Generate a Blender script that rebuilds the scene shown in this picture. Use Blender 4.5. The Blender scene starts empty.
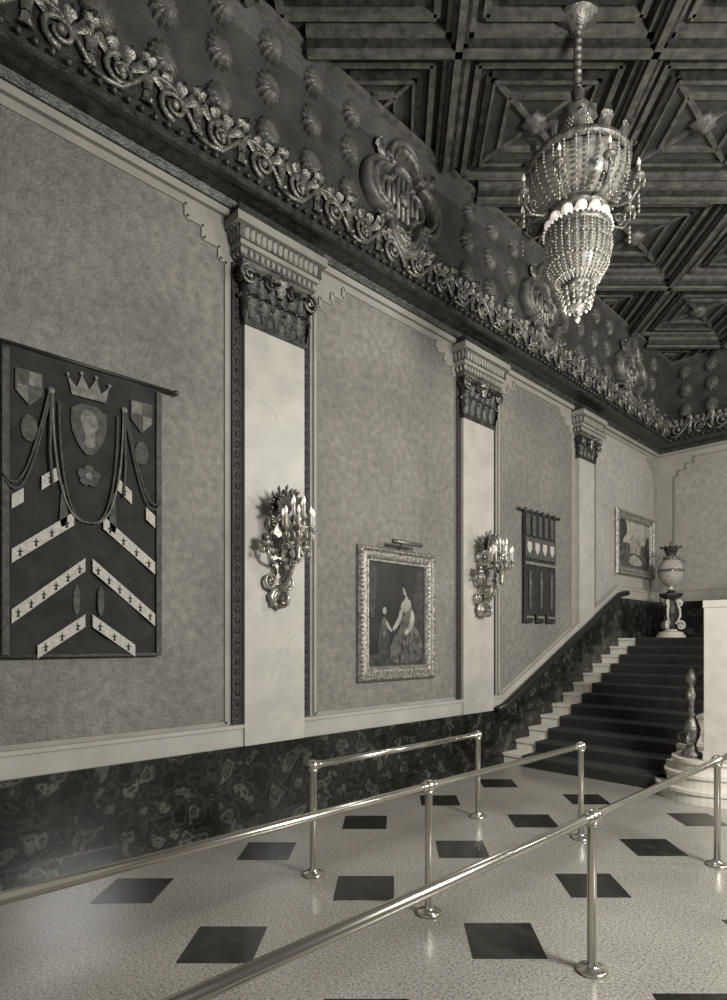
import bpy, math, random
from mathutils import Vector, Matrix
from mathutils.geometry import tessellate_polygon
random.seed(4)
S2=math.sqrt(2)
scene=bpy.context.scene
try:
    scene.view_settings.view_transform='Standard'
    scene.view_settings.look='None'
except Exception: pass
V=Vector
def tint(v,k=1.0): return (v*1.04, v*0.985, v*0.87, 1)

# ---------------------------------------------------------------- materials
def newmat(name):
    m=bpy.data.materials.new(name); m.use_nodes=True
    nt=m.node_tree; b=nt.nodes['Principled BSDF']; return m,nt,b
def mat(name,v,rough=0.6,metal=0.0,nscale=0,namt=0.0,bscale=0,bstr=0.0,detail=4,v2=None,emit=0,dist=0.0,trans=0):
    m,nt,b=newmat(name)
    b.inputs['Base Color'].default_value=tint(v)
    b.inputs['Roughness'].default_value=rough
    b.inputs['Metallic'].default_value=metal
    tc=nt.nodes.new('ShaderNodeTexCoord')
    if nscale:
        n=nt.nodes.new('ShaderNodeTexNoise'); n.inputs['Scale'].default_value=nscale
        n.inputs['Detail'].default_value=detail; n.inputs['Distortion'].default_value=dist
        nt.links.new(tc.outputs['Object'],n.inputs['Vector'])
        r=nt.nodes.new('ShaderNodeValToRGB')
        r.color_ramp.elements[0].position=0.3; r.color_ramp.elements[1].position=0.7
        r.color_ramp.elements[0].color=tint(v*(1-namt)); r.color_ramp.elements[1].color=tint(v2 if v2 is not None else v*(1+namt))
        nt.links.new(n.outputs['Fac'],r.inputs['Fac']); nt.links.new(r.outputs['Color'],b.inputs['Base Color'])
    if bscale:
        n=nt.nodes.new('ShaderNodeTexNoise'); n.inputs['Scale'].default_value=bscale; n.inputs['Detail'].default_value=6
        nt.links.new(tc.outputs['Object'],n.inputs['Vector'])
        bp=nt.nodes.new('ShaderNodeBump'); bp.inputs['Strength'].default_value=bstr; bp.inputs['Distance'].default_value=0.02
        nt.links.new(n.outputs['Fac'],bp.inputs['Height']); nt.links.new(bp.outputs['Normal'],b.inputs['Normal'])
    if emit:
        b.inputs['Emission Color'].default_value=tint(1); b.inputs['Emission Strength'].default_value=emit
    if trans: b.inputs['Transmission Weight'].default_value=trans
    return m
def ramp_mat(name,scale,stops,rough,dist=0,detail=8,mott=0,mscale=.8,mdark=.5):
    m,nt,b=newmat(name); b.inputs['Roughness'].default_value=rough
    tc=nt.nodes.new('ShaderNodeTexCoord')
    n=nt.nodes.new('ShaderNodeTexNoise'); n.inputs['Scale'].default_value=scale
    n.inputs['Detail'].default_value=detail; n.inputs['Distortion'].default_value=dist
    nt.links.new(tc.outputs['Object'],n.inputs['Vector'])
    r=nt.nodes.new('ShaderNodeValToRGB'); e=r.color_ramp.elements
    e[0].position=stops[0][0]; e[0].color=tint(stops[0][1]); e[1].position=stops[-1][0]; e[1].color=tint(stops[-1][1])
    for p,v in stops[1:-1]:
        x=e.new(p); x.color=tint(v)
    nt.links.new(n.outputs['Fac'],r.inputs['Fac'])
    out=r.outputs['Color']
    if mott:
        n2=nt.nodes.new('ShaderNodeTexNoise'); n2.inputs['Scale'].default_value=mscale; n2.inputs['Detail'].default_value=5
        nt.links.new(tc.outputs['Object'],n2.inputs['Vector'])
        r2=nt.nodes.new('ShaderNodeValToRGB'); r2.color_ramp.elements[0].position=.35; r2.color_ramp.elements[1].position=.65
        r2.color_ramp.elements[0].color=(mdark,)*3+(1,); r2.color_ramp.elements[1].color=(1,1,1,1)
        nt.links.new(n2.outputs['Fac'],r2.inputs['Fac'])
        mx=nt.nodes.new('ShaderNodeMix'); mx.data_type='RGBA'; mx.blend_type='MULTIPLY'; mx.inputs['Factor'].default_value=mott
        nt.links.new(out,mx.inputs['A']); nt.links.new(r2.outputs['Color'],mx.inputs['B']); out=mx.outputs['Result']
    nt.links.new(out,b.inputs['Base Color'])
    return m,nt,b,tc
def addbump(t,scale,strength):
    m,nt,b,tc=t
    n=nt.nodes.new('ShaderNodeTexNoise'); n.inputs['Scale'].default_value=scale; n.inputs['Detail'].default_value=6
    nt.links.new(tc.outputs['Object'],n.inputs['Vector'])
    bp=nt.nodes.new('ShaderNodeBump'); bp.inputs['Strength'].default_value=strength; bp.inputs['Distance'].default_value=0.03
    nt.links.new(n.outputs['Fac'],bp.inputs['Height']); nt.links.new(bp.outputs['Normal'],b.inputs['Normal'])
    return m
M={}
M['field']=addbump(ramp_mat('plaster_field',11,[(0.25,.135),(.45,.175),(.55,.195),(.75,.24)],0.75,detail=11,mott=1,mscale=.9,mdark=.74),34,.8)
M['mid']=mat('plaster_wall',0.23,0.75,0,3.0,0.12,30,0.3)
M['endp']=addbump(ramp_mat('plaster_pale',9,[(0.25,.26),(.75,.38)],0.8,detail=10,mott=.6,mscale=1.1,mdark=.8),30,.5)
M['light']=mat('plaster_trim',0.31,0.7,0,2.0,0.12,30,0.12)
M['pil']=ramp_mat('pilaster_stone',1.1,[(0.0,.36),(0.496,.39),(0.5,.31),(0.504,.39),(1,.40)],0.45,dist=.8,detail=5,mott=1,mscale=3.0,mdark=.84)[0]
M['marble']=ramp_mat('dark_marble',5.0,[(0.0,.004),(0.40,.012),(0.46,.035),(0.49,.012),(0.56,.024),(0.61,.10),(0.64,.02),(0.72,.06),(1,.02)],0.18,dist=.15,detail=14,mott=.85,mscale=1.6,mdark=.3)[0]
M['terrazzo']=ramp_mat('terrazzo',60,[(0.0,.09),(0.34,.13),(0.42,.27),(0.55,.34),(0.66,.45),(1,.55)],0.22,detail=4,mott=1,mscale=.9,mdark=.76)[0]
M['tile']=ramp_mat('dark_floor_tile',9,[(0,.008),(.5,.014),(.6,.024),(1,.035)],0.22,detail=8)[0]
M['ceil']=mat('ceiling_dark',0.045,0.55,0,3,0.4,25,0.4)
M['rib']=mat('ceiling_rib',0.11,0.4,0.15,8,0.45,40,0.5)
M['gilt']=mat('aged_gilt',0.17,0.33,0.5,14,0.6,50,0.5)
M['giltd']=mat('dark_gilt',0.045,0.38,0.35,12,0.6,50,0.5)
M['frameg']=mat('gilded_frame',0.25,0.35,0.45,24,0.6,60,0.5)
M['black']=mat('black_paint',0.010,0.5)
M['orn']=mat('pierced_strip',0.010,0.45,0.0,40,0.7,60,0.8,v2=0.03)
M['steel']=mat('polished_nickel',0.6,0.2,0.9,2,0.05)
M['cloth']=mat('banner_cloth',0.018,0.9,0,6,0.4,90,0.4)
M['clothm']=mat('banner_mid',0.06,0.9,0,20,0.4)
M['clothh']=mat('banner_grey',0.14,0.9,0,20,0.4)
M['clothl']=mat('banner_light',0.36,0.9,0,30,0.2)
M['cream']=mat('white_stone',0.60,0.5,0,5,0.1)
M['carpet']=mat('carpet',0.020,0.95,0,60,0.5,120,0.6)
M['nosing']=mat('carpet_nosing',0.035,0.95,0,60,0.5,120,0.6)  # slightly paler carpet tone along the step nosings
M['sconce']=mat('sconce_metal',0.30,0.3,0.5,30,0.6)
M['sconced']=mat('sconce_leaf_metal',0.15,0.35,0.5,30,0.6)
M['candle']=mat('candle_sleeve',0.5,0.5)
M['bulb']=mat('lamp_bulb',0.75,0.25,emit=0.4)
M['crystal']=mat('crystal_glass',0.5,0.12,0.1,40,0.4,trans=0.3)
M['liner']=mat('etched_glass',0.22,0.3,0.0,18,0.5,emit=0.02)
M['canvas']=mat('canvas_dark',0.014,0.4,0,3,0.6)
M['skin']=mat('paint_skin',0.22,0.5,0,8,0.3)
M['p1']=mat('paint_dark_dress',0.024,0.5,0,10,0.7,v2=0.05)
M['p2']=mat('paint_mid',0.05,0.5,0,16,0.8,v2=0.12)
M['p3']=mat('paint_light',0.22,0.5,0,8,0.5)
M['sky']=mat('paint_sky',0.30,0.5,0,4,0.3)

# ---------------------------------------------------------------- mesh builder
class MB:
    def __init__(s): s.v=[];s.f=[];s.m=[];s.sm=[];s.mats=[]
    def mi(s,k):
        if k not in s.mats: s.mats.append(k)
        return s.mats.index(k)
    def add(s,vs,fs,k,smooth=False):
        o=len(s.v); s.v+= [tuple(v) for v in vs]; i=s.mi(k)
        for f in fs: s.f.append([o+a for a in f]); s.m.append(i); s.sm.append(smooth)
    def box(s,a,b,k):
        x0,y0,z0=a;x1,y1,z1=b
        vs=[(x0,y0,z0),(x1,y0,z0),(x1,y1,z0),(x0,y1,z0),(x0,y0,z1),(x1,y0,z1),(x1,y1,z1),(x0,y1,z1)]
        s.add(vs,[(0,3,2,1),(4,5,6,7),(0,1,5,4),(1,2,6,5),(2,3,7,6),(3,0,4,7)],k)
    def loft(s,loops,k,smooth=False,closed=True,cap0=False,cap1=False):
        n=len(loops[0]); vs=[p for l in loops for p in l]; fs=[]
        for i in range(len(loops)-1):
            for j in range(n if closed else n-1):
                j2=(j+1)%n
                fs.append((i*n+j,i*n+j2,(i+1)*n+j2,(i+1)*n+j))
        if cap0: fs.append(tuple(range(n))[::-1])
        if cap1: fs.append(tuple(range((len(loops)-1)*n,len(loops)*n)))
        s.add(vs,fs,k,smooth)
    def lathe(s,c,prof,k,seg=16,axis=(0,0,1),smooth=True,flute=0,fn=0):
        c=V(c);a=V(axis).normalized(); u=a.orthogonal().normalized(); w=a.cross(u)
        loops=[]
        for r,z in prof:
            l=[]
            for i in range(seg):
                t=2*math.pi*i/seg; rr=r*(1+(flute*math.cos(fn*t) if fn else 0))
                l.append(c+a*z+(u*math.cos(t)+w*math.sin(t))*max(rr,1e-4))
            loops.append(l)
        s.loft(loops,k,smooth,True,True,True)
    def cyl(s,p0,p1,r0,k,r1=None,seg=10):
        p0=V(p0);p1=V(p1);d=p1-p0
        s.lathe(p0,[(r0,0),(r0 if r1 is None else r1,d.length)],k,seg,d)
    def ball(s,c,r,k,seg=10,rings=6,sc=(1,1,1)):
        c=V(c);loops=[]
        for i in range(rings+1):
            ph=-math.pi/2+math.pi*i/rings; l=[]
            for j in range(seg):
                t=2*math.pi*j/seg; q=max(math.cos(ph),1e-3)
                l.append(c+V((r*sc[0]*q*math.cos(t),r*sc[1]*q*math.sin(t),r*sc[2]*math.sin(ph))))
            loops.append(l)
        s.loft(loops,k,True)
    def tube(s,pts,rad,k,seg=7):
        pts=[V(p) for p in pts];n=len(pts);loops=[];prev=None
        for i,p in enumerate(pts):
            d=(pts[min(i+1,n-1)]-pts[max(i-1,0)])
            if d.length<1e-6: d=V((0,0,1))
            d.normalize()
            u=d.orthogonal() if prev is None else prev-d*prev.dot(d)
            if u.length<1e-5: u=d.orthogonal()
            u.normalize(); prev=u; w=d.cross(u)
            r=rad[i] if isinstance(rad,(list,tuple)) else rad
            loops.append([p+(u*math.cos(2*math.pi*j/seg)+w*math.sin(2*math.pi*j/seg))*r for j in range(seg)])
        s.loft(loops,k,True,True,True,True)
    def poly(s,pts,k):
        pts=[V(p) for p in pts]
        tris=tessellate_polygon([pts]); s.add(pts,[tuple(t) for t in tris],k)
    def prism(s,pts,off,k):
        pts=[V(p) for p in pts];off=V(off);n=len(pts)
        tris=tessellate_polygon([pts]); q=[p+off for p in pts]
        fs=[tuple(t) for t in tris]+[tuple(a+n for a in t)[::-1] for t in tris]
        fs+=[(i,(i+1)%n,n+(i+1)%n,n+i) for i in range(n)]
        s.add(pts+q,fs,k)
    def bar(s,p0,p1,up,w,h,k):
        p0=V(p0);p1=V(p1);d=(p1-p0).normalized();up=V(up).normalized();r=d.cross(up).normalized()
        q=[]
        for p in (p0,p1):
            q.append([p-r*w/2,p+r*w/2,p+r*w/2+up*h,p-r*w/2+up*h])
        s.loft(q,k,False,True,True,True)
    def leaf(s,base,U,O,h,w,curl,k,n=8,m=5):
        base=V(base);U=V(U).normalized();O=V(O).normalized();R=U.cross(O).normalized()
        loops=[]
        for i in range(n+1):
            t=i/n
            ww=w*0.5*(math.sin(math.pi*(0.12+0.86*t))**0.8)*(1+0.22*math.cos(8*math.pi*t))
            up=h*math.sin(t*2.05); out=curl*t*t
            row=[]
            for j in range(m):
                q=2*j/(m-1)-1
                row.append(base+U*(up-abs(q)*0.10*h*t)+O*(out+0.18*w*(1-q*q)-0.04*w*math.cos(q*6.28))+R*(q*ww))
            loops.append(row)
        s.loft(loops,k,True,False)
    def spiral(s,c,A,B,R,turns,k,r=0.02,start=0,sgn=1,n=26,O=None,seg=6,inner=0.15):
        c=V(c);A=V(A);B=V(B);pts=[];rad=[]
        for i in range(n+1):
            t=i/n; a=start+sgn*turns*2*math.pi*t; q=R*(1-(1-inner)*t)
            pts.append(c+A*math.cos(a)*q+B*math.sin(a)*q); rad.append(r*(1-0.45*t))
        s.tube(pts,rad,k,seg); s.ball(pts[-1],r*1.5,k,6,4)
    def obj(s,name,origin=None,bevel=0):
        me=bpy.data.meshes.new(name)
        if origin is None:
            xs=[p[0] for p in s.v];ys=[p[1] for p in s.v];zs=[p[2] for p in s.v]
            origin=((min(xs)+max(xs))/2,(min(ys)+max(ys))/2,min(zs))
        o=V(origin)
        me.from_pydata([(p[0]-o[0],p[1]-o[1],p[2]-o[2]) for p in s.v],[],s.f)
        for k in s.mats: me.materials.append(M[k])
        me.polygons.foreach_set('material_index',s.m); me.polygons.foreach_set('use_smooth',s.sm)
        me.update()
        ob=bpy.data.objects.new(name,me); ob.location=o
        bpy.context.collection.objects.link(ob)
        if bevel:
            b=ob.modifiers.new('bev','BEVEL'); b.width=bevel; b.segments=2; b.limit_method='ANGLE'
        return ob
ORI=(0,0,0)

# ---------------------------------------------------------------- constants
W=-5.65; YE=14.8; YB=-3.0; XR=4.5; ZC=8.5
WF=W+.001
ZW=6.55; LZ=2.04; YS=8.1; YT=12.4
def dz(y):
    if y<=YS: return .87
    if y>=YT: return .87+LZ
    return .87+LZ*(y-YS)/(YT-YS)

# ---------------------------------------------------------------- floor
b=MB(); b.box((W,YB,-.1),(XR,YE,0),'terrazzo')
h=.47/2*S2
for i in range(-1,7):
    for k in range(-3,12):
        x=-3.54+1.27*i; y=1.97+.09*i+1.25*k
        if y-h<YB or y+h>YE or x+h>XR: continue
        if y>YS-.25 and x<-2: continue
        b.add([(x-h,y,.002),(x,y-h,.002),(x+h,y,.002),(x,y+h,.002)],[(0,1,2,3)],'tile')
b.obj('floor',ORI)
# ---------------------------------------------------------------- walls
b=MB(); b.box((W-.2,YB,-.1),(W,YE+.2,ZC),'mid'); b.obj('wall_left',ORI)
b=MB(); b.box((W,YE,-.1),(XR,YE+.2,ZC),'light'); b.obj('wall_end',ORI)
b=MB(); b.box((XR,YB,-.1),(XR+.2,YE,ZC),'field'); b.obj('wall_right',ORI)
b=MB()
b.prism([(W,YB,0),(W,YE,0),(W,YE,.87+LZ),(W,YT,.87+LZ),(W,YS,.87),(W,YB,.87)],(.09,0,0),'marble')
b.box((W+.09,YB,0),(W+.12,YS-.02,.14),'marble')
b.obj('baseboard_left',ORI)
b=MB(); b.box((W+.09,YE-.09,LZ),(XR,YE,.87+LZ),'marble'); b.obj('baseboard_end',ORI)
b=MB()
def capstrip(z0,z1,t,k,y0=YB):
    b.prism([(W,y0,.87+z0),(W,YS,.87+z0),(W,YT,.87+LZ+z0),(W,YE,.87+LZ+z0),(W,YE,.87+LZ+z1),(W,YT,.87+LZ+z1),(W,YS,.87+z1),(W,y0,.87+z1)],(t,0,0),k)
capstrip(.0,.19,.055,'light'); capstrip(.19,.23,.075,'light')
b.box((W+.1,YE-.06,.87+LZ),(XR,YE,.87+LZ+.23),'light')
b.obj('trim_1',ORI)
b=MB()
b.tube([(W+.16,YS-.25,.90),(W+.16,YS,.95),(W+.16,YT,.95+LZ),(W+.16,YT+.3,.98+LZ)],.055,'black',8)
for i in range(6):
    y=YS+.2+i*(YT-YS-.4)/5; b.cyl((W+.095,y,dz(y)-.02),(W+.16,y,dz(y)+.07),.018,'giltd')
b.obj('wall_handrail')

def panel(b,y0,y1,zt,bot,O,Pf,k='field',kb='mid'):
    s=.13
    out=list(bot)+[(y1,zt-3*s),(y1-s*.6,zt-3*s),(y1-s*.6,zt-2*s),(y1-2*s,zt-2*s),(y1-2*s,zt-s),(y1-3.4*s,zt-s),(y1-3.4*s,zt),
         (y0+3.4*s,zt),(y0+3.4*s,zt-s),(y0+2*s,zt-s),(y0+2*s,zt-2*s),(y0+.6*s,zt-2*s),(y0+.6*s,zt-3*s),(y0,zt-3*s)]
    b.poly([Pf(y,z,.006) for y,z in out],k)
    n=len(out)
    for i in range(n):
        a=out[i];c=out[(i+1)%n]
        b.bar(Pf(a[0],a[1],.0),Pf(c[0],c[1],.0),O,.045,.025,kb)
b=MB()
PL=lambda y,z,o:V((W+o,y,z))
bays=[(-2.6,-.5,'field'),(.55,3.16,'field'),(4.32,6.97,'field'),(8.08,10.5,'field'),(11.5,14.55,'endp')]
for y0,y1,k in bays:
    bot=[(y0,dz(y0)+.25)]
    for yy in (YS,YT):
        if y0<yy<y1: bot.append((yy,dz(yy)+.25))
    bot.append((y1,dz(y1)+.25))
    panel(b,y0,y1,6.36,bot,(1,0,0),PL,k)
b.obj('trim_2',ORI)
b=MB()
PE=lambda x,z,o:V((x,YE-o,z))
for x0,x1 in ((-5.25,-2.9),(-2.3,.1),(.7,3.1)):
    panel(b,x0,x1,6.30,[(x0,3.16),(x1,3.16)],(0,-1,0),PE,'endp')
b.obj('trim_3',ORI)

# ---------------------------------------------------------------- pilasters
def pilaster(yc,wd=.78,strips=True,zb0=5.42):
    b=MB(); y0=yc-wd/2;y1=yc+wd/2; X=W+.08
    zb=dz(y0)-.05
    b.box((WF,y0,zb),(X,y1,zb0-.04),'pil')
    if strips:
        b.box((WF,y0-.12,dz(yc)+.24),(W+.03,y0,6.0),'orn'); b.box((WF,y1,dz(yc)+.24),(W+.03,y1+.12,6.0),'orn')
        for ys in (y0-.06,y1+.06):
            z=dz(yc)+.35
            while z<5.95:
                b.ball((W+.03,ys,z),.03,'orn',6,4,(.4,1,1.3)); z+=.11
    b.box((WF,y0-.02,zb0-.06),(X+.03,y1+.02,zb0),'giltd')
    loops=[]
    for z,g in ((zb0,0.0),(zb0+.18,.02),(zb0+.38,.04),(5.97,.07)):
        loops.append([V((WF,y0-g,z)),V((X+g,y0-g,z)),V((X+g,y1+g,z)),V((WF,y1+g,z))])
    b.loft(loops,'giltd')
    n=max(3,int(wd/.155)); hs=(5.97-zb0)/.55
    for r,(zz,hh,cu) in enumerate(((zb0,.26*hs,.10),(zb0+.18*hs,.28*hs,.14))):
        for i in range(n+r):
            y=y0+wd*(i+.5)/(n+r)
            b.leaf((X+.01+.02*r,y,zz),(0,0,1),(1,0,0),hh,wd/(n+r)*1.05,cu,'giltd')
        b.leaf((W+.08,y0-.01,zz),(0,0,1),(0,-1,0),hh,.14,cu*.6,'giltd')
        b.leaf((W+.08,y1+.01,zz),(0,0,1),(0,1,0),hh,.14,cu*.6,'giltd')
    q=wd/.78
    for sg,yy in ((-1,y0),(1,y1)):
        b.spiral((X+.10,yy,5.85),(0,sg,0),(0,0,1),.11*q,1.6,'gilt',.02,math.pi/2,-1)
        b.spiral((X+.11,yc+sg*.13*q,5.85),(0,sg,0),(0,0,1),.085*q,1.5,'giltd',.018,math.pi/2,-1)
        b.spiral((W+.115,yy+sg*.07,5.85),(1,0,0),(0,0,1),.09*q,1.5,'giltd',.018,math.pi/2,-1)
    b.leaf((X+.1,yc,5.74),(0,0,1),(1,0,0),.20,.16*q,.1,'gilt')
    for z0,z1,g,k in ((5.97,6.02,.06,'rib'),(6.02,6.12,.09,'rib'),(6.12,6.17,.12,'mid'),(6.17,6.31,.14,'rib'),(6.31,6.40,.19,'mid'),(6.40,6.50,.16,'giltd')):
        b.box((WF,y0-g,z0),(X+g,y1+g,z1),k)
    g=.09;nn=int(14*q)
    for i in range(nn):
        y=y0-g+(wd+2*g)*(i+.5)/nn
        b.ball((X+g+.005,y,6.07),.034,'mid',6,4,(.8,.8,1.2))
        b.leaf((X+.14,y,6.18),(0,0,1),(1,0,0),.12,.06,.04,'mid',5,3)
    for i in range(3):
        x=W+.04+i*.07
        b.ball((x,y0-g-.005,6.07),.034,'mid',6,4,(.8,.8,1.2))
        b.leaf((x,y0-.14,6.18),(0,0,1),(0,-1,0),.12,.06,.04,'mid',5,3)
    b.obj('pilaster')
for yc in (.0,3.73,7.465): pilaster(yc)
pilaster(11.0,.62,False,5.6)

# ---------------------------------------------------------------- cornice + frieze
def frieze(b,P0,D,O,L):
    P0=V(P0);D=V(D);O=V(O);Z=V((0,0,1))
    md=.46; n=int(L/md); md=L/n
    for i in range(n):
        c=P0+D*(md*(i+.5)); sg=1 if i%2==0 else -1
        b.spiral(c+Z*(.17)+O*.04,D,Z,.14,1.6,'gilt',.028,math.pi*.5*(1 if sg>0 else -1),sg,20)
        b.tube([c+D*(-md*.5)+Z*(.17-.13*sg)+O*.04,c+D*(-md*.25)+Z*(.17-.16*sg)+O*.05,c+Z*(.17-.14*sg)+O*.05,c+D*(md*.28)+Z*.17+O*.05,c+D*md*.5+Z*(.17+.13*sg)+O*.04],.022,'gilt',6)
        for a in (-.9,-.3,.3,.9):
            U=(Z*math.cos(a)+D*math.sin(a))
            b.leaf(c+Z*.24+O*.04+D*(.10*math.sin(a)),U,O,.17,.09,.08,'gilt',6,3)
        b.leaf(c+D*md*.5+Z*.16+O*.03,Z,O,.30,.14,.11,'gilt',7,5)
        b.leaf(c+D*md*.5+Z*.16+O*.03,-Z,O,.14,.11,.07,'gilt',6,3)
        b.ball(c+Z*.17+O*.06,.04,'gilt',8,5)
        for j in range(4):
            b.ball(c+D*(md*(j/4-.375))+Z*(-.04)+O*.05,.032,'giltd',6,4)
def profile_run(b,prof,k):
    loops=[]
    for d,z in prof:
        loops.append([V((W+d,YB,z)),V((W+d,YE-d,z)),V((XR,YE-d,z))])
    b.loft(loops,k,False,False)
b=MB()
profile_run(b,[(0,6.50),(.1,6.50),(.14,6.56),(.34,6.57),(.36,6.55),(.42,6.55),(.42,6.62),(.38,6.64),(.38,6.98),(.42,7.0),(.42,7.03),(.3,7.07)],'giltd')
profile_run(b,[(0.002,6.44),(.05,6.44),(.07,6.50),(0.002,6.50)],'mid')
frieze(b,(W+.38,YB,6.70),(0,1,0),(1,0,0),YE-YB-.4)
frieze(b,(W+.4,YE-.38,6.70),(1,0,0),(0,-1,0),XR-W-.4)
b.obj('cornice_frieze',ORI)
b=MB()
profile_run(b,[(.30,7.0),(.31,7.6),(.36,8.15),(.46,8.38),(.46,8.5)],'ceil')
profile_run(b,[(.40,8.36),(.52,8.38),(.52,8.44),(.46,8.47)],'rib')
def boss(c,O,U):
    c=V(c);O=V(O);U=V(U);R=U.cross(O)
    n=13;loops=[]
    for q,hh in ((1,0),(.92,.05),(.65,.085),(.3,.1),(.02,.1)):
        l=[]
        for i in range(n*2):
            t=2*math.pi*i/(n*2); r=.13*q*(1+(.16 if i%2 else -.06))
            l.append(c+O*hh+R*math.cos(t)*r+U*(math.sin(t)*r*1.2-.05*(1-q)))
        loops.append(l)
    b.loft(loops,'rib',False)
quat=[5.45,8.9,12.32]
for r,z in enumerate((7.3,7.78,8.2)):
    y=YB+.3
    while y<YE-.7:
        if all(abs(y-q)>.84 for q in quat): boss((W+.31+(.05 if r==2 else .01),y,z),(1,0,0),(0,0,1))
        y+=.56
    x=W+.75
    while x<XR:
        boss((x,YE-.32-(.05 if r==2 else 0),z),(0,-1,0),(0,0,1)); x+=.56
b.obj('wall_left_upper',ORI)

def quatre(yc,zc=7.62):
    b=MB()
    def outline(R,x,n=128):
        l=[]
        for i in range(n):
            t=2*math.pi*i/n; ph=((t+math.pi/4)%(math.pi/2))-math.pi/4
            c=R*.60;r=R*.43; q=c*math.sin(ph)
            rr=c*math.cos(ph)+math.sqrt(max(r*r-q*q,0)) if abs(q)<=r else c*math.cos(ph)
            d=abs(abs(ph)-math.pi/4)
            if d<.13: rr=max(rr,R*(.66+.16*(1-d/.13)))
            l.append(V((x,yc+rr*math.cos(t)*.95,zc+rr*math.sin(t)*1.0)))
        return l
    X=W+.315
    b.loft([outline(.70,X),outline(.72,X+.06),outline(.70,X+.14),outline(.66,X+.17),outline(.62,X+.15),outline(.60,X+.09)],'rib',True)
    b.loft([outline(.60,X+.09),outline(.58,X+.17),outline(.54,X+.18),outline(.52,X+.13),outline(.51,X+.03)],'gilt',True)
    b.loft([outline(.51,X+.03),outline(.42,X+.028)],'ceil',False)
    b.loft([outline(.42,X+.028),outline(.41,X+.09),outline(.37,X+.10),outline(.35,X+.03)],'gilt',True)
    b.loft([outline(.35,X+.03),[V((X+.028,yc,zc))]*128],'ceil')
    for i in range(-3,4):
        y=i*.085; hh=(.26 if abs(i)<2 else .12)
        b.cyl((X+.06,yc+y,zc-hh),(X+.06,yc+y,zc+hh),.03,'frameg',seg=8)
    b.lathe((X+.08,yc,zc),[(.10,0),(.09,.04),(.05,.06),(.01,.07)],'gilt',20,(1,0,0),flute=.15,fn=8)
    for a in range(4):
        t=math.pi/4+a*math.pi/2; U=V((0,math.cos(t),math.sin(t)))
        b.leaf(V((X+.10,yc,zc))+U*.48,U,(1,0,0),.22,.16,.08,'gilt')
    b.obj('quatrefoil_grille')
for y in quat: quatre(y)

# ---------------------------------------------------------------- ceiling
b=MB(); b.box((W,YB,ZC),(XR,YE,ZC+.15),'ceil')
x0,x1,y0,y1=W+.5,XR,YB,YE-.5
def clipseg(p,q):
    t0,t1=0,1;d=(q[0]-p[0],q[1]-p[1])
    for pp,qq in ((-d[0],p[0]-x0),(d[0],x1-p[0]),(-d[1],p[1]-y0),(d[1],y1-p[1])):
        if abs(pp)<1e-9:
            if qq<0: return None
        else:
            r=qq/pp
            if pp<0: t0=max(t0,r)
            else: t1=min(t1,r)
    if t1-t0<.01: return None
    return (p[0]+d[0]*t0,p[1]+d[1]*t0),(p[0]+d[0]*t1,p[1]+d[1]*t1)
def cbar(p,q,w,hh,k,zo=0):
    c=clipseg(p,q)
    if c: b.bar((c[0][0],c[0][1],ZC-zo),(c[1][0],c[1][1],ZC-zo),(0,0,-1),w,hh,k)
P=3.0
for i in range(-8,12):
    for w_,hh,k in ((.30,.12,'rib'),(.18,.18,'giltd'),(.08,.22,'rib')):
        cbar((-10,-10+i*P),(14,14+i*P),w_,hh,k)
        cbar((-10,14+(i-2)*P),(14,-10+(i-2)*P),w_,hh,k)
for i in range(-6,10):
    for j in range(-6,12):
        cx=((4+(j-2+.5)*P)-(i+.5)*P)/2; cy=((4+(j-2+.5)*P)+(i+.5)*P)/2
        if not(x0-.9<cx<x1+.9 and y0-.9<cy<y1+.9): continue
        for s_,hh,w_,k in ((.76,.08,.07,'rib'),(.60,.06,.12,'giltd'),(.56,.08,.03,'rib'),(.36,.05,.05,'rib')):
            r=P/2*s_; c4=[(cx-r,cy),(cx,cy-r),(cx+r,cy),(cx,cy+r)]
            for k2 in range(4): cbar(c4[k2],c4[(k2+1)%4],w_,hh,k)
        r=P/2*.56
        cbar((cx-r,cy),(cx+r,cy),.05,.045,'rib'); cbar((cx,cy-r),(cx,cy+r),.05,.045,'rib')
        if x0+.2<cx<x1-.2 and y0+.2<cy<y1-.2:
            b.lathe((cx,cy,ZC),[(.16,0),(.15,.06),(.09,.09),(.03,.13),(.005,.14)],'rib',16,(0,0,-1),flute=.15,fn=8)
b.obj('ceiling',ORI)

# ---------------------------------------------------------------- stairs
b=MB(); N=12; rs=LZ/N; tr=(YT-YS)/(N-1)
for i in range(N):
    y=YS+i*tr; yb=YT+.2 if i<N-1 else YE-.1
    b.box((W+.092,y,0.001 if i==0 else i*rs-.01),(-2.5,yb,(i+1)*rs),'cream')
    b.box((W+.092,y-.03,(i+1)*rs-.045),(-2.5,y,(i+1)*rs),'cream')
for r,z0,z1 in ((.60,0.001,.17),(.50,.17,.34),(.41,.34,.50)):
    b.lathe((-2.5,YS+.14,0),[(r,z0),(r,z1-.045),(r+.03,z1-.04),(r+.03,z1)],'cream',40,smooth=False)
b.obj('staircase')
b=MB()
for i in range(N):
    y=YS+i*tr; z=(i+1)*rs; zb=z-rs+(.012 if i else .003)
    for L,k in (([(y-.045,zb),(y-.045,z-.03)],'carpet'),([(y-.045,z-.03),(y-.05,z),(y-.03,z+.012)],'nosing'),([(y-.03,z+.012),((y+tr-.045) if i<N-1 else YE-1.5,z+.012)],'carpet')):
        b.loft([[V((-5.17,a,c)) for a,c in L],[V((-3.12,a,c)) for a,c in L]],k,False,False)
b.obj('carpet_runner')
b=MB(); nx,ny=-2.66,YS-.02
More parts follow.
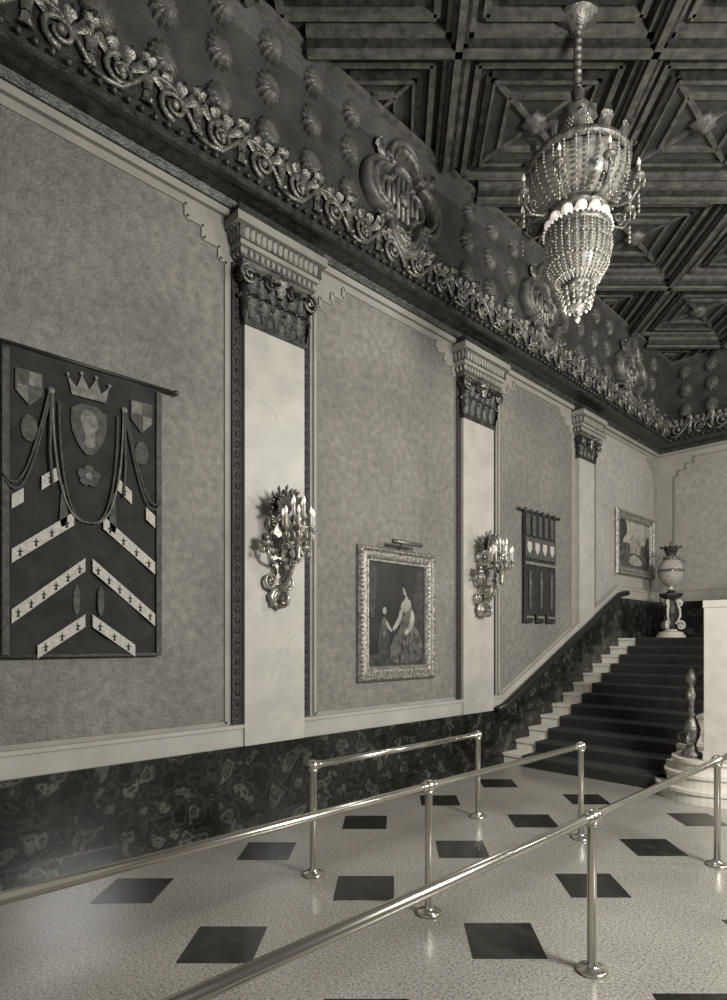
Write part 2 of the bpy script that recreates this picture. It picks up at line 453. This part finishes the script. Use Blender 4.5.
b.lathe((nx,ny,.502),[(.12,0),(.12,.05),(.07,.08),(.05,.16),(.085,.26),(.10,.36),(.07,.46),(.04,.52),(.07,.55),(.04,.58),(.05,.70),(.075,.78),(.05,.86),(.03,.9),(.065,.95),(.075,1.0),(.05,1.06),(.01,1.14)],'gilt',16,flute=.1,fn=8)
for s_ in (-1,1):
    b.spiral((nx,ny+s_*.10,.75),(0,s_,0),(0,0,1),.09,1.4,'frameg',.02,math.pi,1)
    b.spiral((nx-.10,ny,.75+.0*s_),(-1,0,0),(0,0,1),.09,1.4,'frameg',.02,math.pi,1)
    b.spiral((nx,ny+s_*.07,1.3),(0,s_,0),(0,0,1),.06,1.4,'frameg',.016,math.pi,1)
b.tube([(nx,ny,1.40),(nx,YT,1.45+LZ-.1),(nx,YE-.15,1.45+LZ-.1)],.045,'giltd',8)
y=YS+.6
while y<YE-.3:
    st=min(int((y-YS)/tr)+1,N)*rs+.002; rt=1.40+min((y-ny)/(YT-ny),1)*(LZ-.05)
    b.lathe((nx,y,st),[(.03,0),(.02,.1),(.045,(rt-st)*.35),(.02,(rt-st)*.6),(.035,(rt-st)*.75),(.02,rt-st)],'giltd',8); y+=tr/2
b.obj('stair_balustrade')
# white stone pier standing on the round stair plinth, beside the newel
b=MB()
px0,px1,py0,py1=-2.485,-2.15,7.93,8.40
b.box((px0,py0,.502),(px1,py1,.62),'cream'); b.box((px0+.01,py0+.01,.62),(px1-.01,py1-.01,2.40),'cream')
b.box((px0,py0,2.40),(px1,py1,2.49),'cream')
b.obj('stone_pier',bevel=.006)

# ---------------------------------------------------------------- railings
def railing(x,ys,yend0,yend1):
    b=MB(); z=.93; r=.028
    for y in ys:
        b.lathe((x,y,.003),[(.095,0),(.095,.012),(.08,.022),(.04,.03),(.036,.045),(.028,.06),(.028,z-.06),(.038,z-.055),(.038,z-.035),(.03,z-.03)],'steel',20)
        b.ball((x,y,z),.05,'steel',16,10)
        for s_ in (-1,1):
            yy=y+s_*.06
            if yend0-.001<=yy<=yend1+.001: b.cyl((x,y+s_*.04,z),(x,y+s_*.075,z),.036,'steel',seg=14)
    b.cyl((x,yend0,z),(x,yend1,z),r,'steel',seg=18)
    for y in (yend0,yend1): b.ball((x,y,z),r,'steel',10,6)
    b.obj('metal_railing')
railing(-1.68,[-1.2,3.38,5.75],-1.3,6.9)
railing(-2.88,[.35,3.25,5.56],-.6,5.56)
railing(-4.05,[3.09,5.41],3.09,5.41)

# ---------------------------------------------------------------- sconces
def sconce(yc,z0=2.33):
    b=MB(); X=W+.082
    out=V((1,0,0));up=V((0,0,1));sd=V((0,1,0))
    def p(o,s_,z): return V((X+o,yc+s_,z0+z))
    prof=[(.0,.05),(.06,.10),(.09,.25),(.05,.40),(.08,.55),(.11,.75),(.06,.95),(.09,1.05),(.05,1.18),(.0,1.28)]
    pts=[p(0,s_,z) for s_,z in prof]+[p(0,-s_,z) for s_,z in prof[::-1][1:-1]]
    b.prism(pts,(.035,0,0),'sconce')
    b.lathe(p(.03,0,.14),[(.13,0),(.125,.04),(.09,.06),(.07,.04),(.05,.05),(.02,.09),(.002,.095)],'sconce',20,(1,0,0),flute=.1,fn=8)
    b.spiral(p(.16,0,.13),out,up,.12,1.7,'sconce',.028,math.pi*.5,1)
    b.spiral(p(.14,0,.42),out,up,.10,1.6,'sconce',.026,-math.pi*.5,1)
    for s_ in (-1,1):
        b.spiral(p(.07,s_*.10,.32),sd*s_,up,.09,1.5,'sconce',.02,-math.pi/2,1)
        b.spiral(p(.07,s_*.10,.72),sd*s_,up,.10,1.5,'sconce',.02,math.pi/2,1)
        b.spiral(p(.07,s_*.08,.95),sd*s_,up,.07,1.5,'sconce',.016,-math.pi/2,1)
        pa=[p(.05,0,.55),p(.12,s_*.10,.50),p(.18,s_*.20,.55),p(.2,s_*.25,.66)]
        b.tube(pa,.017,'sconce')
        b.lathe(p(.2,s_*.25,.66),[(.02,0),(.06,.02),(.075,.05),(.03,.05),(.03,.07)],'sconce',14)
        b.lathe(p(.2,s_*.25,.71),[(.025,0),(.05,.03),(.045,.07),(.02,.09)],'sconced',10,flute=.15,fn=5)
        for j in range(6):
            a=j*math.pi/3; q=p(.2+.065*math.cos(a),s_*.25+.065*math.sin(a),.62)
            b.ball(q,.016,'crystal',5,4,(1,1,1.8))
        b.leaf(p(.06,s_*.04,.6),up,(out+sd*s_).normalized(),.2,.12,.1,'sconce')
    arm=[]
    for i in range(15):
        t=i/14; arm.append(p(.06+.36*math.sin(t*math.pi/2),0,.25-.10*math.sin(t*math.pi*1.6)+.52*t))
    b.tube(arm,[.034-.012*abs(math.sin(3*t/14)) for t in range(15)],'sconce',8)
    b.leaf(p(.25,0,.42),up,out,.24,.16,.12,'sconce'); b.leaf(p(.36,0,.5),up,out,.2,.14,.10,'sconce')
    c=p(.42,0,.72)
    b.lathe(c,[(.01,-.22),(.03,-.18),(.015,-.14),(.04,-.08),(.03,-.03),(.06,0),(.12,.06),(.15,.12),(.155,.14),(.11,.14),(.05,.12),(.04,.2),(.08,.24),(.03,.26),(.02,.3)],'sconce',20,flute=.06,fn=10)
    for r,zz,n in ((.165,.12,7),(.075,.24,4)):
        for j in range(n):
            a=2*math.pi*j/n+.3; q=c+V((r*math.cos(a),r*math.sin(a),zz))
            b.lathe(q,[(.012,-.03),(.038,0),(.04,.015),(.016,.02)],'sconce',10)
            hh=.15
            b.cyl(q+V((0,0,.015)),q+V((0,0,hh)),.014,'candle',seg=8)
            b.lathe(q+V((0,0,hh)),[(.010,0),(.019,.02),(.016,.045),(.004,.08)],'bulb',8)
            b.ball(q+V((0,0,-.06)),.016,'crystal',5,4,(1,1,2))
    for j in range(14):
        a=2*math.pi*j/14; b.ball(c+V((.15*math.cos(a),.15*math.sin(a),.04)),.014,'crystal',5,4,(1,1,2.5))
    q=p(.14,0,1.10)
    b.ball(q,.05,'sconce',8,6)
    for j in range(17):
        a=-1.9+3.8*j/16
        for el in (.25,.75):
            d=(up*math.cos(a)+sd*math.sin(a)+out*el).normalized()
            b.leaf(q,d,(out-d*out.dot(d)).normalized(),.27-.05*(j%2),.05,.03,'sconced',5,3)
    for s_ in (-.05,.05):
        b.tube([p(.03,s_,.9),p(.1,s_,1.0),q],.014,'sconce')
    b.obj('wall_sconce')
for yc in (.0,3.73,7.465): sconce(yc)

# ---------------------------------------------------------------- framed paintings
def frame(b,y0,y1,z0,z1,k='frameg'):
    prof=[(0,0.001),(0,.05),(.025,.085),(.05,.09),(.075,.065),(.12,.075),(.15,.06),(.165,.04),(.19,.045),(.2,.02)]
    loops=[]
    for i,o in prof:
        loops.append([V((W+o,y0+i,z0+i)),V((W+o,y1-i,z0+i)),V((W+o,y1-i,z1-i)),V((W+o,y0+i,z1-i))])
    b.loft(loops,k)
    for i,o,r,st in ((.04,.09,.02,.055),(.135,.065,.018,.06)):
        n=int((y1-y0-2*i)/st)
        for j in range(n+1):
            y=y0+i+(y1-y0-2*i)*j/n
            for z in (z0+i,z1-i): b.ball((W+o,y,z),r,k,6,4,(.7,1,1))
        n=int((z1-z0-2*i)/st)
        for j in range(1,n):
            z=z0+i+(z1-z0-2*i)*j/n
            for y in (y0+i,y1-i): b.ball((W+o,y,z),r,k,6,4,(.7,1,1))
    b.box((WF,y0+.01,z0+.01),(W+.015,y1-.01,z1-.01),'canvas')
def ell(cy,cz,a,c,rot=0,n=20):
    r=[]
    for i in range(n):
        t=2*math.pi*i/n; u=a*math.cos(t);w=c*math.sin(t)
        r.append((cy+u*math.cos(rot)-w*math.sin(rot),cz+u*math.sin(rot)+w*math.cos(rot)))
    return r
def flat(b,pts,x,k): b.poly([V((x,y,z)) for y,z in pts],k)
def smooth(pts,it=2):
    for _ in range(it):
        q=[]
        for i in range(len(pts)):
            a=pts[i];c=pts[(i+1)%len(pts)]
            q.append((a[0]*.75+c[0]*.25,a[1]*.75+c[1]*.25)); q.append((a[0]*.25+c[0]*.75,a[1]*.25+c[1]*.75))
        pts=q
    return pts
b=MB(); frame(b,4.98,6.45,1.46,3.22)
x=W+.016
flat(b,[(5.18,1.66),(6.25,1.66),(6.25,1.88),(5.18,1.80)],x+.001,'p1')
flat(b,smooth([(5.98,1.68),(6.24,1.68),(6.24,2.95),(6.12,3.0),(6.0,2.7),(6.08,2.3)]),x+.002,'p1')
flat(b,smooth([(5.2,2.3),(5.3,2.3),(5.34,2.9),(5.28,3.0),(5.2,3.0)]),x+.002,'p1')
flat(b,smooth([(5.60,1.68),(6.14,1.68),(6.24,1.85),(6.16,2.1),(6.0,2.24),(5.78,2.2),(5.66,2.05),(5.55,1.85)]),x+.003,'p2')
flat(b,smooth([(5.76,2.12),(6.0,2.12),(6.02,2.3),(6.03,2.48),(5.92,2.54),(5.80,2.52),(5.74,2.40),(5.78,2.26)]),x+.004,'p2')
flat(b,smooth([(5.78,2.50),(5.86,2.56),(5.88,2.62),(5.94,2.60),(5.99,2.50),(5.97,2.42),(5.87,2.36),(5.78,2.42)]),x+.005,'skin')
flat(b,smooth([(5.86,2.79),(5.96,2.76),(6.0,2.66),(5.98,2.54),(5.92,2.56),(5.86,2.7),(5.80,2.74)]),x+.0065,'canvas')
flat(b,ell(5.865,2.68,.048,.07,.15),x+.006,'skin')
flat(b,smooth([(5.78,2.44),(5.83,2.40),(5.76,2.22),(5.66,2.12),(5.60,2.14),(5.70,2.26)]),x+.006,'skin')
flat(b,smooth([(5.98,2.46),(6.06,2.36),(6.04,2.18),(5.88,2.06),(5.84,2.11),(5.96,2.22)]),x+.006,'p3')
for i in range(5):
    flat(b,smooth([(5.66+i*.09,1.72),(5.69+i*.09,1.72),(5.79+i*.05,2.12),(5.78+i*.05,2.12)],1),x+.0055,'p1' if i%2 else 'p2')
flat(b,smooth([(5.34,1.70),(5.60,1.70),(5.56,2.05),(5.52,2.30),(5.42,2.33),(5.36,2.1)]),x+.004,'p1')
flat(b,ell(5.47,2.39,.036,.05),x+.006,'skin')
flat(b,smooth([(5.42,2.30),(5.52,2.30),(5.50,2.05),(5.44,2.0)]),x+.006,'p2')
flat(b,smooth([(5.5,2.28),(5.53,2.24),(5.62,2.12),(5.60,2.10),(5.50,2.18)],1),x+.007,'skin')
b.tube([(W+.03,5.72,3.20),(W+.08,5.72,3.29),(W+.2,5.72,3.30)],.012,'sconced')
b.cyl((W+.2,5.45,3.29),(W+.2,6.0,3.29),.03,'sconced',seg=12)
b.obj('framed_portrait_painting')
b=MB(); frame(b,12.38,14.42,3.43,4.86)
flat(b,[(12.58,3.63),(14.22,3.63),(14.22,4.66),(12.58,4.66)],x+.001,'p2')
flat(b,[(12.58,4.15),(14.22,4.2),(14.22,4.66),(12.58,4.66)],x+.002,'sky')
flat(b,smooth([(12.56,4.68),(12.56,4.05),(12.75,4.1),(12.85,4.3),(13.0,4.35),(12.98,4.68)]),x+.003,'p1')
flat(b,[(13.15,3.95),(13.75,3.95),(13.75,4.25),(13.6,4.4),(13.45,4.28),(13.3,4.4),(13.15,4.25)],x+.004,'p3')
flat(b,smooth([(13.05,3.68),(13.9,3.70),(13.6,3.92),(13.2,3.92)]),x+.004,'sky')
flat(b,smooth([(13.9,3.85),(14.22,3.8),(14.22,4.45),(14.05,4.4),(13.95,4.15)]),x+.003,'p1')
b.obj('framed_landscape_painting')

# ---------------------------------------------------------------- banners
def cloth(b,y0,y1,zt,zb,bot,k,amp=.014,x=W+.06):
    ny=48;loops=[]
    for i in range(13):
        l=[]
        for j in range(ny+1):
            u=j/ny; y=y0+(y1-y0)*u; zz=zt+(zb+bot(u)-zt)*i/12
            l.append(V((x+amp*math.sin(u*19)*(.2+.8*i/12),y,zz)))
        loops.append(l)
    b.loft(loops,k,True,False)
b=MB(); yc=1.79;hw=.65
cloth(b,yc-hw,yc+hw,4.40,1.86,lambda u:0,'cloth')
X=W+.082
def dec(pts,k,o=0):
    flat(b,pts,X+o,k); flat(b,[(2*yc-y,z) for y,z in pts][::-1],X+o,k)
dec([(yc+.60,4.36),(yc+.65,4.36),(yc+.65,1.88),(yc+.60,1.88)],'clothm')
cr=[(-.14,4.12),(.14,4.12),(.17,4.27),(.10,4.19),(.06,4.31),(0,4.20),(-.06,4.31),(-.10,4.19),(-.17,4.27)]
flat(b,[(yc+a,z) for a,z in cr],X+.004,'clothh')
for a,z in cr[2::2]: b.ball((X+.006,yc+a,z+.012),.018,'clothh',6,4,(.3,1,1))
flat(b,smooth([(yc-.14,4.06),(yc+.14,4.06),(yc+.15,3.85),(yc+.09,3.70),(yc,3.60),(yc-.09,3.70),(yc-.15,3.85)],1),X+.003,'clothm')
flat(b,smooth([(yc-.05,4.02),(yc+.05,4.0),(yc+.08,3.9),(yc+.04,3.8),(yc+.06,3.7),(yc-.04,3.68),(yc-.03,3.82),(yc-.08,3.9)],1),X+.006,'clothh')
for j in range(5):
    a=j*1.2566; flat(b,ell(yc+.06*math.sin(a),3.44+.06*math.cos(a),.04,.035,-a),X+.004,'clothm')
flat(b,ell(yc,3.44,.03,.03),X+.006,'clothh')
dec([(yc+.36,4.22),(yc+.56,4.22),(yc+.56,4.04),(yc+.46,3.93),(yc+.36,4.04)],'clothm',.002)
dec([(yc+.37,4.21),(yc+.46,4.21),(yc+.46,4.10),(yc+.37,4.10)],'clothh',.004)
dec([(yc+.47,4.09),(yc+.55,4.09),(yc+.55,4.03),(yc+.47,3.95)],'clothh',.004)
dec(smooth([(yc+.46,3.88),(yc+.53,3.78),(yc+.50,3.64),(yc+.42,3.64),(yc+.39,3.78)],1),'clothm',.002)
for s_ in (1,-1):
    for d in (0,.05):
        pts=[]
        for i in range(21):
            t=i/20; pts.append(V((X+.006,yc+s_*(.29-d)*math.cos(t*math.pi/2)**.7,4.08-d-(1.05-d)*math.sin(t*math.pi/2))))
        b.tube(pts,.009,'clothh' if d==0 else 'clothm',5)
        pts=[]
        for i in range(16):
            t=i/15; pts.append(V((X+.006,yc+s_*(.30+d*.3+.33*t),4.08-(.85-d)*math.sin(t*math.pi*.62))))
        b.tube(pts,.009,'clothm',5)
    b.ball((X+.01,yc+s_*.3,4.1),.03,'clothh',8,5,(.5,1,1))
    b.tube([V((X+.01,yc+s_*.3,4.1)),V((X+.01,yc+s_*.31,3.6)),V((X+.01,yc+s_*.29,3.3))],.012,'clothm',5)
def band(ya,za,yb,zb,w=.115):
    dec([(ya,za-w/2),(yb,zb-w/2),(yb,zb+w/2),(ya,za+w/2)],'clothl',.002)
    L=int(math.hypot(yb-ya,zb-za)/.12)
    for j in range(L):
        t=(j+.5)/L; y=ya+(yb-ya)*t;z=za+(zb-za)*t
        dec([(y-.010,z-.042),(y+.012,z-.042),(y+.004,z-.01),(y+.024,z-.004),(y+.004,z+.006),(y,z+.035),(y-.006,z+.006),(y-.026,z+.0),(y-.006,z-.01)],'cloth',.005)
band(yc+.24,3.42,yc+.37,3.31); band(yc+.50,3.19,yc+.585,3.12)
band(yc+.12,3.05,yc+.585,2.68); band(yc+.03,2.66,yc+.585,2.19); band(yc+.03,2.17,yc+.40,1.90,.11)
dec(smooth([(yc+.10,2.5),(yc+.13,2.4),(yc+.12,2.22),(yc+.08,2.22),(yc+.07,2.4)],1),'clothm',.002)
dec(smooth([(yc+.20,3.35),(yc+.22,3.3),(yc+.24,2.95),(yc+.16,3.0)],1),'clothm',.002)
b.cyl((W+.06,yc-hw,1.865),(W+.06,yc+hw,1.865),.016,'clothm',seg=6)
b.cyl((W+.06,yc-hw-.13,4.41),(W+.06,yc+hw+.13,4.41),.018,'black',seg=8)
for s_ in (-1,1): b.ball((W+.06,yc+s_*(hw+.15),4.41),.03,'giltd',8,6); b.cyl((WF,yc+s_*.5,4.41),(W+.06,yc+s_*.5,4.41),.012,'black')
b.obj('heraldic_banner')
b=MB(); y0,y1=8.76,9.82; yc=(y0+y1)/2
def tails(u):
    q=(u*3)%1; return .16 if (q<.12 or q>.88) and .1<u<.9 else 0
cloth(b,y0,y1,4.22,2.30,lambda u:tails(u),'cloth')
X=W+.082
for i in range(5): flat(b,[(y0+.04+i*.2,4.17),(y0+.16+i*.2,4.17),(y0+.16+i*.2,3.82),(y0+.04+i*.2,3.82)],X,'clothm')
flat(b,[(y0+.02,3.78),(y1-.02,3.78),(y1-.02,3.42),(y0+.02,3.42)],X+.001,'clothm')
for i in range(4):
    y=y0+.15+i*.25
    flat(b,[(y-.07,3.70),(y+.07,3.70),(y+.07,3.58),(y,3.49),(y-.07,3.58)],X+.004,'clothl')
flat(b,[(y0+.02,3.36),(y1-.02,3.36),(y1-.02,3.31),(y0+.02,3.31)],X+.001,'clothh')
for i in range(3):
    y=y0+.18+i*.35; flat(b,[(y-.05,3.2),(y+.05,3.2),(y+.05,2.6),(y,2.5),(y-.05,2.6)],X+.002,'clothm'); flat(b,ell(y,3.0,.03,.05),X+.005,'clothh')
for i in range(3): flat(b,[(y0+.06+i*.353,2.42),(y0+.29+i*.353,2.42),(y0+.29+i*.353,2.38),(y0+.06+i*.353,2.38)],X+.002,'clothh')
b.cyl((W+.06,y0-.12,4.24),(W+.06,y1+.12,4.24),.02,'black',seg=8)
for s_ in (y0-.13,y1+.13): b.ball((W+.06,s_,4.24),.03,'giltd',8,6)
for s_ in (y0+.2,y1-.2): b.cyl((WF,s_,4.24),(W+.06,s_,4.24),.012,'black')
for i in range(6): b.tube([V((W+.06,y0+.05+i*.19,4.20)),V((W+.085,y0+.05+i*.19,4.24)),V((W+.06,y0+.05+i*.19,4.28))],.02,'clothm',5)
b.obj('heraldic_banner')

# ---------------------------------------------------------------- torchere lamp
b=MB(); c=V((-5.0,13.85,LZ+.002))
b.lathe(c,[(.30,0),(.30,.07),(.26,.09),(.26,.13),(.15,.16),(.12,.2)],'cream',24,smooth=False)
b.lathe(c,[(.10,.2),(.08,.32),(.13,.5),(.16,.62),(.12,.78),(.08,.86),(.17,.9),(.24,.95),(.25,1.0),(.10,1.02),(.06,1.07)],'giltd',20,flute=.06,fn=8)
for j in range(3):
    a=j*2.094+.5; A=V((math.cos(a),math.sin(a),0))
    b.spiral(c+A*.20+V((0,0,.28)),A,V((0,0,1)),.11,1.5,'cream',.03,math.pi*.9,-1)
    b.spiral(c+A*.16+V((0,0,.80)),A,V((0,0,1)),.09,1.5,'cream',.025,-math.pi*.9,1)
    b.tube([c+A*.12+V((0,0,.34)),c+A*.19+V((0,0,.5)),c+A*.18+V((0,0,.66)),c+A*.10+V((0,0,.78))],.028,'cream')
b.lathe(c,[(.06,1.07),(.10,1.1),(.05,1.14),(.09,1.17),(.18,1.24),(.245,1.36),(.265,1.5),(.25,1.62),(.2,1.72),(.13,1.78)],'crystal',24,flute=.03,fn=12)
b.lathe(c,[(.15,1.76),(.19,1.78),(.17,1.82),(.10,1.85),(.08,1.9)],'gilt',20)
b.lathe(c,[(.268,1.48),(.285,1.5),(.268,1.54)],'gilt',24)
for j in range(10):
    a=j*.628; A=V((math.cos(a),math.sin(a),0))
    b.leaf(c+A*.08+V((0,0,1.84)),(V((0,0,1))+A*.35),A,.24,.09,.08,'giltd',6,3)
b.lathe(c,[(.05,1.85),(.03,1.98),(.06,2.03),(.04,2.1),(.005,2.2)],'gilt',12)
for s_ in (-1,1):
    b.spiral(c+V((s_*.2,s_*.2,1.72)),V((s_*.7,s_*.7,0)),V((0,0,1)),.09,1.4,'gilt',.018,math.pi,-1)
b.obj('torchere_lamp')

# ---------------------------------------------------------------- chandelier
b=MB(); c=V((-3.0,5.72,0))
def at(r,a,z): return c+V((r*math.cos(a),r*math.sin(a),z))
b.cyl(at(0,0,7.7),at(0,0,8.45),.02,'gilt')
for i in range(9): b.lathe(at(0,0,7.72+i*.08),[(.02,0),(.045,.02),(.045,.05),(.02,.07)],'gilt',8)
b.lathe(c,[(.22,8.49),(.2,8.44),(.08,8.38),(.03,8.3)],'gilt',16)
b.lathe(c,[(.02,7.75),(.07,7.7),(.05,7.6),(.14,7.5),(.2,7.45),(.12,7.38),(.07,7.3),(.05,7.0),(.09,6.9),(.06,6.8)],'gilt',16,flute=.08,fn=8)
def strands(prof,n,k,r,mid=2):
    for j in range(n):
        a=2*math.pi*j/n
        for i in range(len(prof)-1):
            for q in range(mid):
                t=q/mid; rr=prof[i][0]*(1-t)+prof[i+1][0]*t; z=prof[i][1]*(1-t)+prof[i+1][1]*t
                b.ball(at(rr,a,z),r,k,5,3)
strands([(.12,7.4),(.18,7.2),(.32,7.02),(.47,6.9)],30,'crystal',.017,4)
b.lathe(c,[(.47,6.88),(.475,6.78),(.44,6.66),(.36,6.54),(.25,6.47),(.12,6.46)],'liner',40,flute=.025,fn=20)
strands([(.50,6.86),(.50,6.76),(.46,6.64),(.38,6.52),(.28,6.45)],28,'crystal',.014,3)
b.lathe(c,[(.48,6.86),(.52,6.87),(.53,6.91),(.50,6.95),(.46,6.92),(.48,6.86)],'gilt',36)
for j in range(12):
    a=2*math.pi*j/12; b.leaf(at(.50,a,6.9),(0,0,1),(math.cos(a),math.sin(a),0),.18,.12,.07,'gilt',6,3)
b.lathe(c,[(.24,6.48),(.3,6.45),(.32,6.42),(.32,6.38),(.28,6.36),(.1,6.36)],'gilt',28)
for j in range(13):
    a=2*math.pi*j/13; b.ball(at(.285,a,6.32),.058,'bulb',12,8); b.cyl(at(.27,a,6.35),at(.27,a,6.42),.025,'gilt')
for j in range(8):
    a=2*math.pi*(j+.5)/8; b.ball(at(.20,a,6.40),.05,'bulb',10,6)
b.lathe(c,[(.30,6.26),(.335,6.25),(.335,6.19),(.31,6.18)],'gilt',32)
b.lathe(c,[(.305,6.2),(.31,6.05),(.285,5.9),(.22,5.76),(.14,5.68)],'liner',40,flute=.02,fn=20)
strands([(.325,6.22),(.335,6.08),(.325,5.97),(.285,5.84),(.215,5.74),(.15,5.68)],28,'crystal',.013,4)
for z,r in ((6.24,.345),(6.05,.34),(5.88,.305),(5.74,.225)):
    for j in range(40): b.ball(at(r,2*math.pi*j/40,z),.015,'bulb' if z==6.24 else 'crystal',5,3)
b.lathe(c,[(.15,5.70),(.17,5.68),(.15,5.64),(.09,5.6),(.07,5.52),(.1,5.48),(.05,5.42),(.02,5.37),(.035,5.34),(.003,5.30)],'gilt',18,flute=.06,fn=6)
for j in range(14):
    a=2*math.pi*j/14
    for q in range(4): b.ball(at(.17-.012*q,a,5.62-.05*q),.016,'crystal',5,4,(1,1,1.6))
    b.leaf(at(.14,a,5.62),(0,0,1),(math.cos(a),math.sin(a),0),.14,.07,.08,'gilt',5,3)
for j in range(8):
    a=2*math.pi*j/8+.2; A=V((math.cos(a),math.sin(a),0))
    b.tube([at(.30,a,6.44),at(.40,a,6.36),at(.52,a,6.36),at(.60,a,6.46),at(.60,a,6.54)],.014,'gilt')
    b.spiral(at(.47,a,6.46),A,V((0,0,1)),.07,1.3,'gilt',.011,-1.5,1,16)
    b.lathe(at(.60,a,6.54),[(.02,0),(.055,.02),(.065,.04),(.02,.04)],'gilt',12)
    b.cyl(at(.60,a,6.57),at(.60,a,6.68),.014,'candle',seg=8); b.lathe(at(.60,a,6.68),[(.01,0),(.02,.03),(.004,.08)],'bulb',8)
    for q in range(6):
        aa=q*1.047; b.ball(at(.60,a,6.50)+V((.055*math.cos(aa),.055*math.sin(aa),0)),.012,'crystal',5,4,(1,1,2.2))
    for q in range(4): b.ball(at(.60,a,6.38-.05*q),.013,'crystal',5,4,(1,1,1.6))
b.obj('crystal_chandelier')

# ---------------------------------------------------------------- lights
def area(name,loc,tgt,sx,sy,e):
    l=bpy.data.lights.new(name,'AREA'); l.shape='RECTANGLE'; l.size=sx;l.size_y=sy; l.energy=e; l.color=(1,.99,.95)
    o=bpy.data.objects.new(name,l); o.location=loc; o.rotation_euler=(V(tgt)-V(loc)).to_track_quat('-Z','Y').to_euler()
    bpy.context.collection.objects.link(o)
area('added_flood',(3.0,4.2,4.4),(-5.5,5.6,2.6),1.8,1.8,780)  # added flood without a fixture, main light on the left wall
area('added_flood_deep',(3.2,9.8,5.0),(-5.0,14.4,4.4),2.0,2.0,470)  # second added flood, no fixture, brightens the landing and end wall
def pt(name,loc,e,r=.15):
    l=bpy.data.lights.new(name,'POINT'); l.energy=e;l.shadow_soft_size=r;l.color=(1,.99,.95)
    o=bpy.data.objects.new(name,l); o.location=loc; bpy.context.collection.objects.link(o)
pt('chandelier_glow',(-3.0,5.72,5.05),75,.2)
w=bpy.data.worlds.new('World'); scene.world=w; w.use_nodes=True
w.node_tree.nodes['Background'].inputs[0].default_value=(1,.98,.93,1); w.node_tree.nodes['Background'].inputs[1].default_value=.28

# ---------------------------------------------------------------- camera
cam=bpy.data.cameras.new('camera'); co=bpy.data.objects.new('camera',cam); bpy.context.collection.objects.link(co)
co.location=(0,0,2.0); co.rotation_euler=(math.radians(90),0,math.radians(45))
cam.lens=592*.036; cam.sensor_width=36; cam.sensor_fit='AUTO'
cam.shift_x=-.0295; cam.shift_y=.14; cam.clip_start=.05
scene.camera=co
